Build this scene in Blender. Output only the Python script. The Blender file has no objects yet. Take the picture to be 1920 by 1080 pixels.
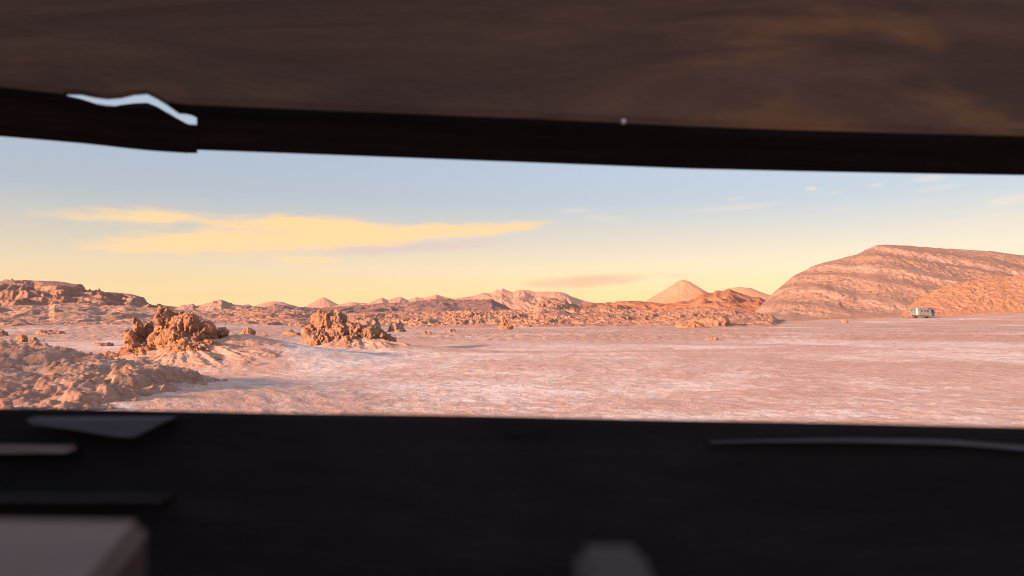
import bpy, bmesh, math, random
import numpy as np
from mathutils import Vector, Matrix

S = bpy.context.scene
COL = S.collection
random.seed(7)

# ------------------------------------------------------------------ camera
F = 1387.0                      # focal length in photo pixels (1920 wide)
YH = 587.0                      # eye level row in the photo
EYE = 2.5
PITCH = math.atan((YH - 540.0) / F)
cam_d = bpy.data.cameras.new('camera')
cam = bpy.data.objects.new('camera', cam_d)
COL.objects.link(cam)
cam.location = (0, 0, EYE)
cam.rotation_euler = (math.pi / 2 + PITCH, 0, 0)
cam_d.sensor_width = 36.0
cam_d.lens = 36.0 * F / 1920.0
cam_d.clip_start = 0.01
cam_d.clip_end = 250000
cam_d.dof.use_dof = True
cam_d.dof.focus_distance = 120.0
cam_d.dof.aperture_fstop = 8.0
S.camera = cam

# ------------------------------------------------------------------ light
SUN_EL = math.radians(11.5)
SUN_AZ = math.radians(-130.0)            # clockwise from +Y: behind the camera, to the left
SUN_V = Vector((math.sin(SUN_AZ) * math.cos(SUN_EL), math.cos(SUN_AZ) * math.cos(SUN_EL), math.sin(SUN_EL)))
sun_d = bpy.data.lights.new('sun', 'SUN')
sun_d.energy = 3.6
sun_d.angle = math.radians(2.0)
sun_d.color = (1.0, 0.63, 0.385)
sun = bpy.data.objects.new('sun', sun_d)
COL.objects.link(sun)
sun.rotation_euler = SUN_V.to_track_quat('Z', 'Y').to_euler()

S.view_settings.view_transform = 'Standard'
S.view_settings.look = 'None'
S.view_settings.exposure = 1.8
S.view_settings.gamma = 1.0
S.view_settings.use_curve_mapping = False
S.cycles.volume_bounces = 1
S.cycles.max_bounces = 8
S.cycles.use_denoising = True
S.cycles.filter_width = 1.0


class NT:
    """small helper round a node tree"""
    def __init__(self, tree):
        self.t = tree

    def n(self, kind, **kw):
        nd = self.t.nodes.new(kind)
        for k, v in kw.items():
            setattr(nd, k, v)
        return nd

    def link(self, a, b):
        self.t.links.new(a, b)

    def set(self, sock, v):
        if isinstance(v, bpy.types.NodeSocket):
            self.t.links.new(v, sock)
        else:
            sock.default_value = v

    def m(self, op, a, b=0.0, c=0.0, clamp=False):
        nd = self.n('ShaderNodeMath', operation=op, use_clamp=clamp)
        self.set(nd.inputs[0], a); self.set(nd.inputs[1], b)
        if op in ('MULTIPLY_ADD', 'SMOOTH_MIN', 'SMOOTH_MAX', 'COMPARE', 'WRAP'):
            self.set(nd.inputs[2], c)
        return nd.outputs[0]

    def vm(self, op, a, b):
        nd = self.n('ShaderNodeVectorMath', operation=op)
        self.set(nd.inputs[0], a); self.set(nd.inputs[1], b)
        return nd.outputs[0]

    def noise(self, vec, scale, detail=4.0, rough=0.55, dist=0.0, lac=2.0):
        nd = self.n('ShaderNodeTexNoise')
        self.set(nd.inputs['Vector'], vec)
        nd.inputs['Scale'].default_value = scale
        nd.inputs['Detail'].default_value = detail
        nd.inputs['Roughness'].default_value = rough
        nd.inputs['Distortion'].default_value = dist
        nd.inputs['Lacunarity'].default_value = lac
        return nd.outputs[0]

    def ramp(self, f, lo, hi):
        nd = self.n('ShaderNodeMapRange', interpolation_type='SMOOTHSTEP', clamp=True)
        self.set(nd.inputs[0], f)
        self.set(nd.inputs[1], lo); self.set(nd.inputs[2], hi)
        return nd.outputs[0]

    def mix(self, f, a, b, blend='MIX'):
        nd = self.n('ShaderNodeMix', data_type='RGBA', blend_type=blend)
        nd.clamp_factor = True
        self.set(nd.inputs[0], f)
        for i, v in ((6, a), (7, b)):
            if isinstance(v, (tuple, list)):
                v = tuple(v) + ((1.0,) if len(v) == 3 else ())
            self.set(nd.inputs[i], v)
        return nd.outputs[2]

    def cramp(self, f, stops):
        nd = self.n('ShaderNodeValToRGB')
        self.set(nd.inputs[0], f)
        el = nd.color_ramp.elements
        while len(el) > 1:
            el.remove(el[-1])
        el[0].position, el[0].color = stops[0][0], tuple(stops[0][1]) + (1,)
        for p, c in stops[1:]:
            e = el.new(p); e.color = tuple(c) + (1,)
        return nd.outputs[0]

    def scalev(self, vec, sx, sy, sz):
        nd = self.n('ShaderNodeMapping')
        self.set(nd.inputs[0], vec)
        nd.inputs['Scale'].default_value = (sx, sy, sz)
        return nd.outputs[0]


# ------------------------------------------------------------------ sky
world = bpy.data.worlds.new('World')
S.world = world
world.use_nodes = True
w = NT(world.node_tree)
bg = world.node_tree.nodes['Background']
sky = w.n('ShaderNodeTexSky', sky_type='NISHITA')
sky.sun_disc = False
sky.sun_elevation = SUN_EL
sky.sun_rotation = SUN_AZ
sky.altitude = 2400
sky.air_density = 1.0
sky.dust_density = 1.0
sky.ozone_density = 1.0
dirv = w.n('ShaderNodeTexCoord').outputs['Generated']
sep = w.n('ShaderNodeSeparateXYZ'); w.link(dirv, sep.inputs[0])
DX, DY, DZ = sep.outputs
EL = w.m('ARCSINE', DZ)                       # radians above the horizon
AZ = w.m('ARCTAN2', DX, DY)                   # radians right of +Y
# evening tint of the low air, the same all the way round
tint = w.cramp(w.m('MULTIPLY', EL, 2.0 / math.pi), [
    (0, (0.174, 0.106, 0.068)), (0.016, (0.151, 0.103, 0.064)), (0.038, (0.187, 0.127, 0.095)), (0.07, (0.191, 0.131, 0.101)), (0.096, (0.185, 0.144, 0.126)), (0.127, (0.226, 0.180, 0.158)), (0.2, (0.338, 0.268, 0.235)), (0.33, (0.560, 0.430, 0.375)), (0.66, (0.840, 0.650, 0.550)), (1, (0.970, 0.750, 0.620))])
tint = w.mix(1.0, tint, (3.0, 3.0, 3.0), 'MULTIPLY')
skycol = w.mix(1.0, sky.outputs[0], tint, 'MULTIPLY')
even = w.cramp(w.m('MULTIPLY', EL, 2.0 / math.pi), [          # light scattered by dust, even all round
    (0, (0.734, 0.548, 0.235)), (0.016, (0.718, 0.540, 0.239)), (0.038, (0.696, 0.544, 0.326)), (0.07, (0.518, 0.500, 0.444)), (0.096, (0.374, 0.431, 0.474)), (0.127, (0.331, 0.400, 0.479)), (0.2, (0.367, 0.423, 0.508)), (0.4, (0.420, 0.455, 0.520)), (1, (0.430, 0.455, 0.510))])
even = w.mix(1.0, even, (4.0, 4.0, 4.0), 'MULTIPLY')
skycol = w.mix(0.55, skycol, even)
# thin evening clouds
comb = w.n('ShaderNodeCombineXYZ')
w.link(AZ, comb.inputs[0]); w.link(EL, comb.inputs[1])
cv = comb.outputs[0]
warp = w.noise(w.scalev(cv, 7, 34, 1), 1.0, 5, 0.6)
warp2 = w.noise(w.scalev(cv, 22, 150, 1), 1.0, 4, 0.6)
wsum = w.m('ADD', w.m('MULTIPLY', w.m('SUBTRACT', warp, 0.5), 1.9), w.m('MULTIPLY', w.m('SUBTRACT', warp2, 0.5), 0.9))


def streak(x0, y0, x1, y1, thick, amp=1.0, soft=1.1, wob=1.3):
    """a cloud streak between two directions given as photo columns and rows"""
    a0, e0 = math.atan((x0 - 960) / F), math.atan((YH - y0) / F)
    a1, e1 = math.atan((x1 - 960) / F), math.atan((YH - y1) / F)
    ca, ce = (a0 + a1) / 2, (e0 + e1) / 2
    L = math.hypot(a1 - a0, e1 - e0) / 2
    th = math.atan2(e1 - e0, a1 - a0)
    T = thick / F
    da = w.m('SUBTRACT', AZ, ca); de = w.m('SUBTRACT', EL, ce)
    u = w.m('ADD', w.m('MULTIPLY', da, math.cos(th) / L), w.m('MULTIPLY', de, math.sin(th) / L))
    v = w.m('ADD', w.m('MULTIPLY', da, -math.sin(th) / T), w.m('MULTIPLY', de, math.cos(th) / T))
    d = w.m('SUBTRACT', 1.0, w.m('ADD', w.m('MULTIPLY', u, u), w.m('MULTIPLY', v, v)))
    d = w.m('ADD', d, w.m('MULTIPLY', wsum, wob))
    return w.m('MULTIPLY', w.ramp(d, 0.0, soft), amp)


def union(lst):
    o = lst[0]
    for b in lst[1:]:
        o = w.m('MAXIMUM', o, b)
    return o


gold = union([
    streak(40, 426, 450, 420, 19, 0.9),
    streak(90, 482, 560, 452, 24, 0.95),
    streak(150, 472, 740, 446, 32, 1.0),
    streak(310, 430, 820, 432, 26, 1.0),
    streak(430, 462, 980, 426, 23, 1.0),
    streak(760, 442, 1065, 414, 15, 0.9),
    streak(495, 489, 655, 492, 9, 0.8)])
pale = union([
    streak(1025, 396, 1130, 394, 7, 0.22), streak(1080, 405, 1190, 415, 8, 0.16),
    streak(1508, 369, 1540, 370, 5, 0.45), streak(1628, 371, 1668, 371, 5, 0.45),
    streak(1690, 368, 1790, 366, 6, 0.35), streak(1540, 380, 1600, 378, 4, 0.25),
    streak(1700, 385, 1830, 380, 6, 0.2), streak(1840, 415, 1960, 405, 10, 0.35),
    streak(1360, 382, 1400, 379, 4, 0.25), streak(1270, 402, 1480, 392, 7, 0.22),
    streak(1560, 409, 1600, 407, 4, 0.25), streak(1740, 445, 1960, 440, 14, 0.2)])
peach = union([streak(960, 535, 1260, 519, 15, 0.95, 1.0, 0.7), streak(1180, 518, 1330, 518, 4, 0.3, 1.0, 0.6)])
shade = w.m('MAXIMUM', streak(500, 478, 1010, 450, 14, 0.75), streak(120, 488, 620, 474, 9, 0.35))
ca = w.m('MULTIPLY', gold, 0.95)
skycol = w.mix(shade, skycol, (2.15, 1.68, 1.62))
skycol = w.mix(ca, skycol, (3.25, 2.12, 0.98))
skycol = w.mix(pale, skycol, (2.95, 2.4, 1.75))
skycol = w.mix(peach, skycol, (2.8, 1.62, 1.0))
w.link(skycol, bg.inputs['Color'])
bg.inputs['Strength'].default_value = 0.10


# ------------------------------------------------------------------ numpy noise
_G = np.random.RandomState(3).normal(size=(256, 3)); _G /= np.linalg.norm(_G, axis=1)[:, None]
_P = np.random.RandomState(5).permutation(256).astype(np.int64)


def perlin(x, y, z=0.0, seed=0):
    x = np.asarray(x, float); y = np.asarray(y, float) + seed * 17.31; z = np.asarray(z, float) + seed * 7.77 + np.zeros_like(x)
    xi, yi, zi = np.floor(x).astype(np.int64), np.floor(y).astype(np.int64), np.floor(z).astype(np.int64)
    xf, yf, zf = x - xi, y - yi, z - zi
    u, v, q = (t * t * t * (t * (t * 6 - 15) + 10) for t in (xf, yf, zf))
    out = 0
    for i in (0, 1):
        for j in (0, 1):
            h2 = _P[(_P[(xi + i) & 255] + yi + j) & 255]
            for k in (0, 1):
                g = _G[_P[(h2 + zi + k) & 255]]
                d = g[..., 0] * (xf - i) + g[..., 1] * (yf - j) + g[..., 2] * (zf - k)
                out = out + d * (u if i else 1 - u) * (v if j else 1 - v) * (q if k else 1 - q)
    return out * 1.5


def fbm(x, y, z=0.0, octv=4, gain=0.5, seed=0):
    a, s, o = 1.0, 1.0, 0
    for i in range(octv):
        o = o + a * perlin(np.asarray(x) * s, np.asarray(y) * s, np.asarray(z) * s, seed + i * 3)
        a *= gain; s *= 2.03
    return o


def ridged(x, y, z=0.0, octv=4, gain=0.5, seed=0):
    a, s, o, t = 1.0, 1.0, 0, 0
    for i in range(octv):
        o = o + a * (1 - np.abs(perlin(np.asarray(x) * s, np.asarray(y) * s, np.asarray(z) * s, seed + i * 3)) * 1.6)
        t += a; a *= gain; s *= 2.07
    return o / t


def worley(x, y, z, seed=0):
    """random value of the nearest cell and distance to the border between cells"""
    xi, yi, zi = (np.floor(v).astype(np.int64) for v in (x, y, z))
    d1 = np.full(x.shape, 9.0); d2 = np.full(x.shape, 9.0); val = np.zeros(x.shape)
    for i in (-1, 0, 1):
        for j in (-1, 0, 1):
            for k in (-1, 0, 1):
                h = _P[(_P[(_P[(xi + i + seed) & 255] + yi + j) & 255] + zi + k) & 255]
                px = xi + i + .5 + .45 * _G[h, 0]; py = yi + j + .5 + .45 * _G[h, 1]; pz = zi + k + .5 + .45 * _G[h, 2]
                d = np.sqrt((px - x) ** 2 + (py - y) ** 2 + (pz - z) ** 2)
                nr = d < d1
                d2 = np.where(nr, d1, np.minimum(d2, d)); val = np.where(nr, h / 255.0, val); d1 = np.where(nr, d, d1)
    return val, d2 - d1


def ss(a, b, x):
    t = np.clip((np.asarray(x, float) - a) / (b - a), 0, 1)
    return t * t * (3 - 2 * t)


def at(px, py, Y):
    """world point at depth Y seen at photo column px, row py"""
    dx, dy = (px - 960.0) / F, (540.0 - py) / F
    c, s = math.cos(PITCH), math.sin(PITCH)
    wy, wz = c - dy * s, s + dy * c
    return Vector((dx / wy * Y, Y, EYE + wz / wy * Y))


# ------------------------------------------------------------------ mesh helpers
def link(name, me, mat=None, parent=None, smooth=True):
    o = bpy.data.objects.new(name, me)
    COL.objects.link(o)
    if mat:
        me.materials.append(mat)
    if smooth:
        me.polygons.foreach_set('use_smooth', [True] * len(me.polygons))
    if parent:
        o.parent = parent
    return o


def grid_mesh(name, V):
    """V: array rows x cols x 3"""
    r, c = V.shape[:2]
    me = bpy.data.meshes.new(name)
    me.vertices.add(r * c)
    me.vertices.foreach_set('co', np.ascontiguousarray(V.reshape(-1), dtype=np.float32))
    i = np.arange(r * c).reshape(r, c)
    q = np.stack([i[:-1, :-1], i[:-1, 1:], i[1:, 1:], i[1:, :-1]], -1).reshape(-1, 4)
    n = len(q)
    me.loops.add(n * 4)
    me.loops.foreach_set('vertex_index', q.reshape(-1).astype(np.int32))
    me.polygons.add(n)
    me.polygons.foreach_set('loop_start', np.arange(0, n * 4, 4, dtype=np.int32))
    me.update(calc_edges=True)
    me.validate()
    return me


def tag(o, label=None, cat=None, group=None, kind=None):
    if label: o['label'] = label
    if cat: o['category'] = cat
    if group: o['group'] = group
    if kind: o['kind'] = kind
    return o


def empty(name, loc, rz=0):
    o = bpy.data.objects.new(name, None)
    COL.objects.link(o)
    o.location = loc
    o.rotation_euler = (0, 0, rz)
    o.empty_display_size = 0.2
    return o


def bm_obj(name, bm, mat, parent=None, smooth=False):
    me = bpy.data.meshes.new(name)
    bmesh.ops.recalc_face_normals(bm, faces=bm.faces)
    bm.to_mesh(me); bm.free()
    return link(name, me, mat, parent, smooth)


def box_bm(x0, x1, y0, y1, z0, z1, bev=0.0, bm=None, seg=2):
    own = bm is None
    bm = bm or bmesh.new()
    r = bmesh.ops.create_cube(bm, size=1.0)
    for v in r['verts']:
        v.co = Vector((x0 + (v.co.x + .5) * (x1 - x0), y0 + (v.co.y + .5) * (y1 - y0), z0 + (v.co.z + .5) * (z1 - z0)))
    if bev:
        es = {e for v in r['verts'] for e in v.link_edges}
        bmesh.ops.bevel(bm, geom=list(es), offset=bev, segments=seg, affect='EDGES', profile=0.6)
    return bm


# ------------------------------------------------------------------ materials
def new_mat(name):
    m = bpy.data.materials.new(name)
    m.use_nodes = True
    t = NT(m.node_tree)
    b = m.node_tree.nodes['Principled BSDF']
    b.inputs['Roughness'].default_value = 0.95
    b.inputs['Specular IOR Level'].default_value = 0.15
    return m, t, b


def bump(t, b, h, dist, strength=1.0):
    nd = t.n('ShaderNodeBump')
    nd.inputs['Strength'].default_value = strength
    nd.inputs['Distance'].default_value = dist
    t.set(nd.inputs['Height'], h)
    t.link(nd.outputs[0], b.inputs['Normal'])


def rock_mat(name, cols, size, salt=None, salt_amt=0.5, strata=None, bump_d=None, grain=1.0, fine=1.0):
    """cols: three colours blended by noise of about `size` metres; salt: pale crust colour"""
    m, t, b = new_mat(name)
    P = t.n('ShaderNodeNewGeometry').outputs['Position']
    big = t.noise(P, 0.35 / size, 5, 0.6, 0.6)
    med = t.noise(P, 2.0 / size, 6, 0.65, 0.3)
    fin = t.noise(P, 11.0 / size * fine, 4, 0.7)
    c = t.mix(t.ramp(big, 0.36, 0.64), cols[0], cols[1])
    c = t.mix(t.ramp(med, 0.44, 0.66), c, cols[2])
    if strata:
        # beds of rock: (bed thickness, dip x, dip y, colour)
        th, dx, dy, sc = strata
        sp = t.n('ShaderNodeSeparateXYZ'); t.link(P, sp.inputs[0])
        q = t.m('ADD', sp.outputs[2], t.m('ADD', t.m('MULTIPLY', sp.outputs[0], dx), t.m('MULTIPLY', sp.outputs[1], dy)))
        q = t.m('ADD', q, t.m('MULTIPLY', t.m('SUBTRACT', big, 0.5), th * 2.2))
        cx = t.n('ShaderNodeCombineXYZ'); t.link(t.m('DIVIDE', q, th), cx.inputs[0])
        band = t.noise(cx.outputs[0], 1.0, 3, 0.6)
        c = t.mix(t.ramp(band, 0.47, 0.60), c, sc)
    if salt:
        s1 = t.noise(P, 1.1 / size, 6, 0.7, 1.2)
        c = t.mix(t.m('MULTIPLY', t.ramp(s1, 0.53, 0.66), salt_amt), c, salt)
    g = t.m('ADD', 1.0 - 0.55 * grain, t.m('MULTIPLY', fin, 1.1 * grain))
    cg = t.n('ShaderNodeCombineColor'); [t.link(g, i) for i in cg.inputs[:3]]
    c = t.mix(1.0, c, cg.outputs[0], 'MULTIPLY')
    t.link(c, b.inputs['Base Color'])
    h = t.m('ADD', t.m('MULTIPLY', med, 0.6), t.m('MULTIPLY', fin, 0.25))
    bump(t, b, h, bump_d if bump_d is not None else size * 0.25)
    return m


# ------------------------------------------------------------------ ground
def cone(x, y, cx, cy, h, r, p=1.4, sx=1.0):
    d = np.sqrt(((x - cx) / sx) ** 2 + (y - cy) ** 2)
    return h * np.clip(1 - d / r, 0, 1) ** p


def ground_h(x, y):
    r = np.hypot(x, y)
    z = 0.95 * (1 - ss(3.5, 12.5, r))
    near = 1 - ss(300, 900, r)
    z = z + near * (fbm(x / 14, y / 14, octv=3, seed=1) * 0.10)
    z = z - 0.8 * ss(60, 200, y) * near
    z = z + np.clip(0.035 * (x - 117), 0, 9) * ss(170, 265, y) * (1 - ss(900, 2000, r))
    z = z + cone(x, y, -13.9, 38.6, 1.45, 8.5, 1.35)               # sand apron of the first rock
    z = z + cone(x, y, -9.6, 49.0, 0.75, 8.0, 1.6, 1.2)           # sand apron of the second rock
    z = z + cone(x, y, -11.5, 19.5, 0.75, 9.0, 1.5)               # low sand swell at the left
    z = z + cone(x, y, -21.0, 27, 0.6, 9, 1.4)
    # unseen rise on the left, added to shade the foreground outcrop from the sun
    z = z + 12.0 * (1 - ss(0, 1, np.hypot((x + 57) / 26, (y + 15) / 24))) * (1 + 0.25 * perlin(x / 9, y / 9, seed=14))
    # left flats climb gently towards the slopes
    z = z + 1.0 * ss(70, 120, y) * ss(30, 60, -x) * (1 - ss(200, 400, r))
    return z


def ground_fine(x, y):
    r = np.hypot(x, y)
    n = ridged(x / 1.3, y / 1.3, octv=4, gain=0.55, seed=4)
    a = 0.06 * (1 - ss(30, 120, r)) + 0.012
    rough = 0.11 * ss(60, 75, y + 5 * perlin(x / 20, y / 9, seed=2)) * (1 - ss(150, 260, r))
    return (n - 0.6) * a + rough * (fbm(x / 0.9, y / 1.6, octv=4, gain=0.6, seed=8))


azf = np.concatenate([np.linspace(-180, -44, 90, endpoint=False), np.linspace(-44, 44, 860, endpoint=False), np.linspace(44, 180, 91)])
rr = np.concatenate([np.geomspace(0.4, 10, 26, endpoint=False), np.geomspace(10, 60, 300, endpoint=False),
                     np.geomspace(60, 320, 150, endpoint=False), np.geomspace(320, 60000, 60)])
A, R = np.meshgrid(np.radians(azf), rr)
GX, GY = R * np.sin(A), R * np.cos(A)
GZ = ground_h(GX, GY) + ground_fine(GX, GY) * ss(2, 6, R)

mg, t, b = new_mat('salt_pan')
P = t.n('ShaderNodeNewGeometry').outputs['Position']
sp = t.n('ShaderNodeSeparateXYZ'); t.link(P, sp.inputs[0])
n1 = t.noise(P, 0.05, 6, 0.65, 0.8)
n2 = t.noise(P, 0.5, 6, 0.7, 0.6)
n3 = t.noise(P, 3.2, 5, 0.7, 0.2)
n4 = t.noise(P, 16.0, 3, 0.7)
sand = t.mix(t.ramp(n1, 0.35, 0.65), (0.52, 0.30, 0.24), (0.58, 0.37, 0.315))
sand = t.mix(t.ramp(n2, 0.50, 0.72), sand, (0.40, 0.20, 0.135))
far = t.ramp(t.m('ADD', sp.outputs[1], t.m('MULTIPLY', t.m('SUBTRACT', n1, 0.5), 60)), 56, 72)
sand = t.mix(far, sand, t.mix(t.ramp(n2, 0.4, 0.62), (0.56, 0.325, 0.255), (0.40, 0.205, 0.15)))
saltm = t.m('ADD', t.m('MULTIPLY', t.m('SUBTRACT', n1, 0.5), 1.3), t.m('ADD', t.m('MULTIPLY', t.m('SUBTRACT', n2, 0.5), 0.9), t.m('MULTIPLY', t.m('SUBTRACT', n3, 0.5), 0.8)))
saltm = t.m('SUBTRACT', saltm, t.m('MULTIPLY', far, 0.07))
saltc = t.m('MULTIPLY', t.ramp(saltm, -0.09, 0.26), 0.88)
c = t.mix(saltc, sand, (0.80, 0.665, 0.635))
c = t.mix(t.m('MULTIPLY', t.ramp(n3, 0.58, 0.72), 0.45), c, (0.33, 0.165, 0.11))
n5 = t.noise(P, 1.1, 7, 0.75, 0.4)
n6 = t.noise(P, 0.22, 6, 0.7, 1.0)
c = t.mix(t.m('MULTIPLY', t.ramp(n5, 0.56, 0.64), 0.55), c, (0.40, 0.20, 0.13))
c = t.mix(t.m('MULTIPLY', t.ramp(n5, 0.44, 0.36), 0.55), c, (0.74, 0.60, 0.57))
c = t.mix(t.m('MULTIPLY', t.ramp(n6, 0.56, 0.66), 0.5), c, (0.50, 0.27, 0.19))
c = t.mix(t.m('MULTIPLY', t.ramp(n4, 0.5, 0.7), 0.5), c, (0.33, 0.19, 0.15))
t.link(c, b.inputs['Base Color'])
bump(t, b, t.m('ADD', t.m('MULTIPLY', n3, 0.7), t.m('MULTIPLY', n4, 0.3)), 0.10)
ground = tag(link('ground', grid_mesh('ground', np.stack([GX, GY, GZ], -1)), mg), kind='structure')


# ------------------------------------------------------------------ hills
def hill(name, pts, Y0, Wf, Wb, mat, base=-1.0, lump=0.0, lump_s=8.0, gully=0.0, gully_s=10.0, p=1.25,
         terr=0.0, terr_h=3.0, dip=0.0, step=1.6, rows=110, seed=0, meander=0.15, jag=0.0, kind='ridged', extra=None, crestkeep=0.45, fine=0.0):
    """a ridge whose crest passes through the given photo columns and rows at depth Y0 (metres)"""
    pts = [at(x, y, Y0) for x, y in pts]
    px = np.array([q.x for q in pts]); pz = np.array([q.z for q in pts])
    ncol = int((px[-1] - px[0]) / Y0 * F / step) + 2
    tt = np.concatenate([np.linspace(-1, 0, rows, endpoint=False), np.linspace(0, 1, max(14, rows // 5)) ** 1.3])
    xs = np.linspace(px[0], px[-1], ncol)
    X0, T = np.meshgrid(xs, tt)
    Yc = Y0 + Wf * meander * perlin(X0 / (Wf * 1.3), X0 * 0, seed=seed + 11)
    Y = np.where(T < 0, Yc + T * Wf, Yc + T * Wb)
    X = X0 * (Y / Y0)                      # spread with distance so that the sampling stays even
    crest = np.interp(X0, px, pz)
    s = np.abs(T)
    prof = (1 - s) ** p
    prof = np.where(T < 0, prof, (1 - s) ** 1.1)
    Z = base + (crest - base) * prof
    if gully:
        g = ridged(X / gully_s + 0.3 * perlin(X / gully_s, Y / gully_s, seed=seed), Y / (gully_s * 3.2), octv=4, seed=seed + 1)
        Z = Z + gully * (g - 0.75) * np.clip(prof * (1 - prof) * 4, 0, 1)
    if lump:
        if kind == 'ridged':
            l = ridged(X / lump_s, Y / lump_s, Z / lump_s * .4, octv=5, gain=0.55, seed=seed + 5) - 0.62
        else:
            l = np.abs(fbm(X / lump_s, Y / lump_s, 0, octv=5, gain=0.55, seed=seed + 5)) - 0.2
        mask = ss(0.0, 0.25, 1 - s) * (1 - (1 - crestkeep) * ss(0.75, 1.0, 1 - s))
        Z = Z + lump * l * mask * 2.0 * (0.55 + 0.9 * ss(-0.35, 0.45, fbm(X / (lump_s * 3.3), Y / (lump_s * 3.3), octv=2, seed=seed + 17)))
        if fine:
            Z = Z + fine * np.abs(fbm(X / (lump_s * .22), Y / (lump_s * .22), octv=3, gain=.6, seed=seed + 19)) * mask * ss(0.0, 0.35, fbm(X / (lump_s * 1.3), Y / (lump_s * 1.3), octv=2, seed=seed + 23))
    if jag:
        Z = Z + jag * fbm(X / (jag * 5), Y / (jag * 5), octv=4, gain=0.6, seed=seed + 9) * ss(0.5, 1, prof)
    if terr:
        q = (Z + dip * X + 0.8 * terr_h * fbm(X / (terr_h * 14), Y / (terr_h * 14), octv=3, seed=seed + 2)) / terr_h
        fr = q - np.floor(q)
        Z = Z + terr * terr_h * (ss(0.55, 0.95, fr) - fr) * ss(0.05, 0.3, prof)
    if extra is not None:
        Z = Z + extra(X, Y, Z, prof)
    e_ = (X0 - px[0]) / (px[-1] - px[0])
    Z = base + (Z - base) * ss(0, 0.03, e_) * ss(0, 0.03, 1 - e_)
    Z = np.where((s > 0.999) | (e_ < 1e-6) | (e_ > 1 - 1e-6), np.minimum(Z, base) - 1.0, Z)
    return tag(link(name, grid_mesh(name, np.stack([X, Y, Z], -1)), mat), kind='structure')


m_mesa = rock_mat('mesa_rock', [(0.33, 0.16, 0.115), (0.39, 0.21, 0.16), (0.27, 0.14, 0.11)], 14, (0.46, 0.36, 0.34), 0.35,
                  strata=(3.0, 0.05, 0.0, (0.40, 0.20, 0.14)))
m_left = rock_mat('left_slope_rock', [(0.42, 0.225, 0.165), (0.47, 0.27, 0.20), (0.33, 0.165, 0.115)], 5, (0.50, 0.36, 0.32), 0.5)
m_bad = rock_mat('badlands_rock', [(0.40, 0.20, 0.14), (0.36, 0.185, 0.14), (0.46, 0.225, 0.145)], 5, (0.48, 0.33, 0.29), 0.4)
m_dark = rock_mat('dark_ridge_rock', [(0.30, 0.155, 0.13), (0.34, 0.18, 0.145), (0.26, 0.14, 0.12)], 40)
m_red = rock_mat('red_ridge_rock', [(0.40, 0.155, 0.085), (0.44, 0.18, 0.10), (0.36, 0.15, 0.09)], 22, grain=0.7)
m_hill = rock_mat('banded_hill_rock', [(0.27, 0.155, 0.12), (0.30, 0.175, 0.138), (0.235, 0.128, 0.096)], 5, (0.36, 0.235, 0.20), 0.3, bump_d=0.7, grain=0.7,
                  strata=(8.0, 0.27, -0.03, (0.37, 0.22, 0.175)))
m_spur = rock_mat('orange_spur_rock', [(0.36, 0.175, 0.11), (0.39, 0.20, 0.135), (0.29, 0.14, 0.09)], 2.2, (0.46, 0.27, 0.20), 0.4)

# far left mesa
hill('mesa', [(-160, 512), (-60, 515), (0, 519), (22, 517), (50, 522), (62, 524), (85, 523), (104, 520), (122, 522), (132, 529), (160, 536), (188, 537),
              (205, 543), (232, 551), (245, 550), (258, 553), (275, 562), (290, 566), (296, 563), (310, 565), (330, 575), (350, 590)],
     560, 150, 90, m_mesa, base=-1, lump=1.6, lump_s=16, terr=0.85, terr_h=6.5, dip=0.03, seed=21, jag=0.5, p=0.9, rows=150, gully=4, gully_s=22)
# skyline behind the first rock
hill('brown_ridge', [(310, 588), (332, 577), (345, 572), (362, 571), (368, 574), (385, 570), (400, 565), (408, 564), (415, 561), (424, 566), (440, 571),
                     (452, 572), (470, 574), (500, 578), (560, 582), (600, 590)], 340, 110, 60, m_left, lump=1.7, lump_s=11, seed=31, jag=0.4, rows=130)
# left slopes of soft rock
hill('sandy_slope', [(-200, 576), (-60, 574), (20, 574), (60, 571), (92, 575), (102, 568), (140, 567), (165, 568), (190, 573), (240, 573), (275, 577),
                     (330, 580), (380, 583), (430, 582), (450, 590), (480, 600)], 205, 85, 40, m_left, lump=1.3, lump_s=18, seed=41, jag=0.2, rows=150, p=1.1, gully=1.6, gully_s=11, fine=0.35)
hill('rough_slope', [(395, 590), (420, 584), (450, 581), (480, 581), (500, 580), (515, 583), (540, 586), (565, 590), (590, 598), (620, 607)],
     190, 55, 30, m_bad, lump=1.3, lump_s=8, seed=51, jag=0.3, rows=120)
hill('low_rise', [(-220, 590), (-80, 592), (0, 597), (40, 600), (90, 605), (140, 606), (190, 603), (240, 600), (290, 603), (330, 608), (380, 615), (420, 625)],
     125, 38, 25, m_left, base=-0.6, lump=0.7, lump_s=11, seed=61, jag=0.15, rows=130, fine=0.3)
# dark ridge in the middle distance
hill('dark_ridge', [(430, 580), (470, 575), (500, 576), (515, 570), (530, 572), (560, 576), (600, 578), (640, 575), (665, 574), (690, 571), (720, 569), (745, 569),
                    (790, 564), (830, 560), (850, 562), (885, 563), (905, 562), (922, 561), (935, 568), (957, 578), (975, 586)],
     1500, 620, 300, m_dark, base=-6, gully=16, gully_s=80, lump=1.6, lump_s=45, seed=71, jag=2.0, p=1.1, rows=110)
hill('lava_flat', [(560, 592), (620, 589), (700, 585), (780, 584), (860, 583), (930, 584), (1000, 587), (1060, 590)],
     620, 200, 100, m_bad, base=-2, lump=2.0, lump_s=20, seed=76, rows=80)
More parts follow.
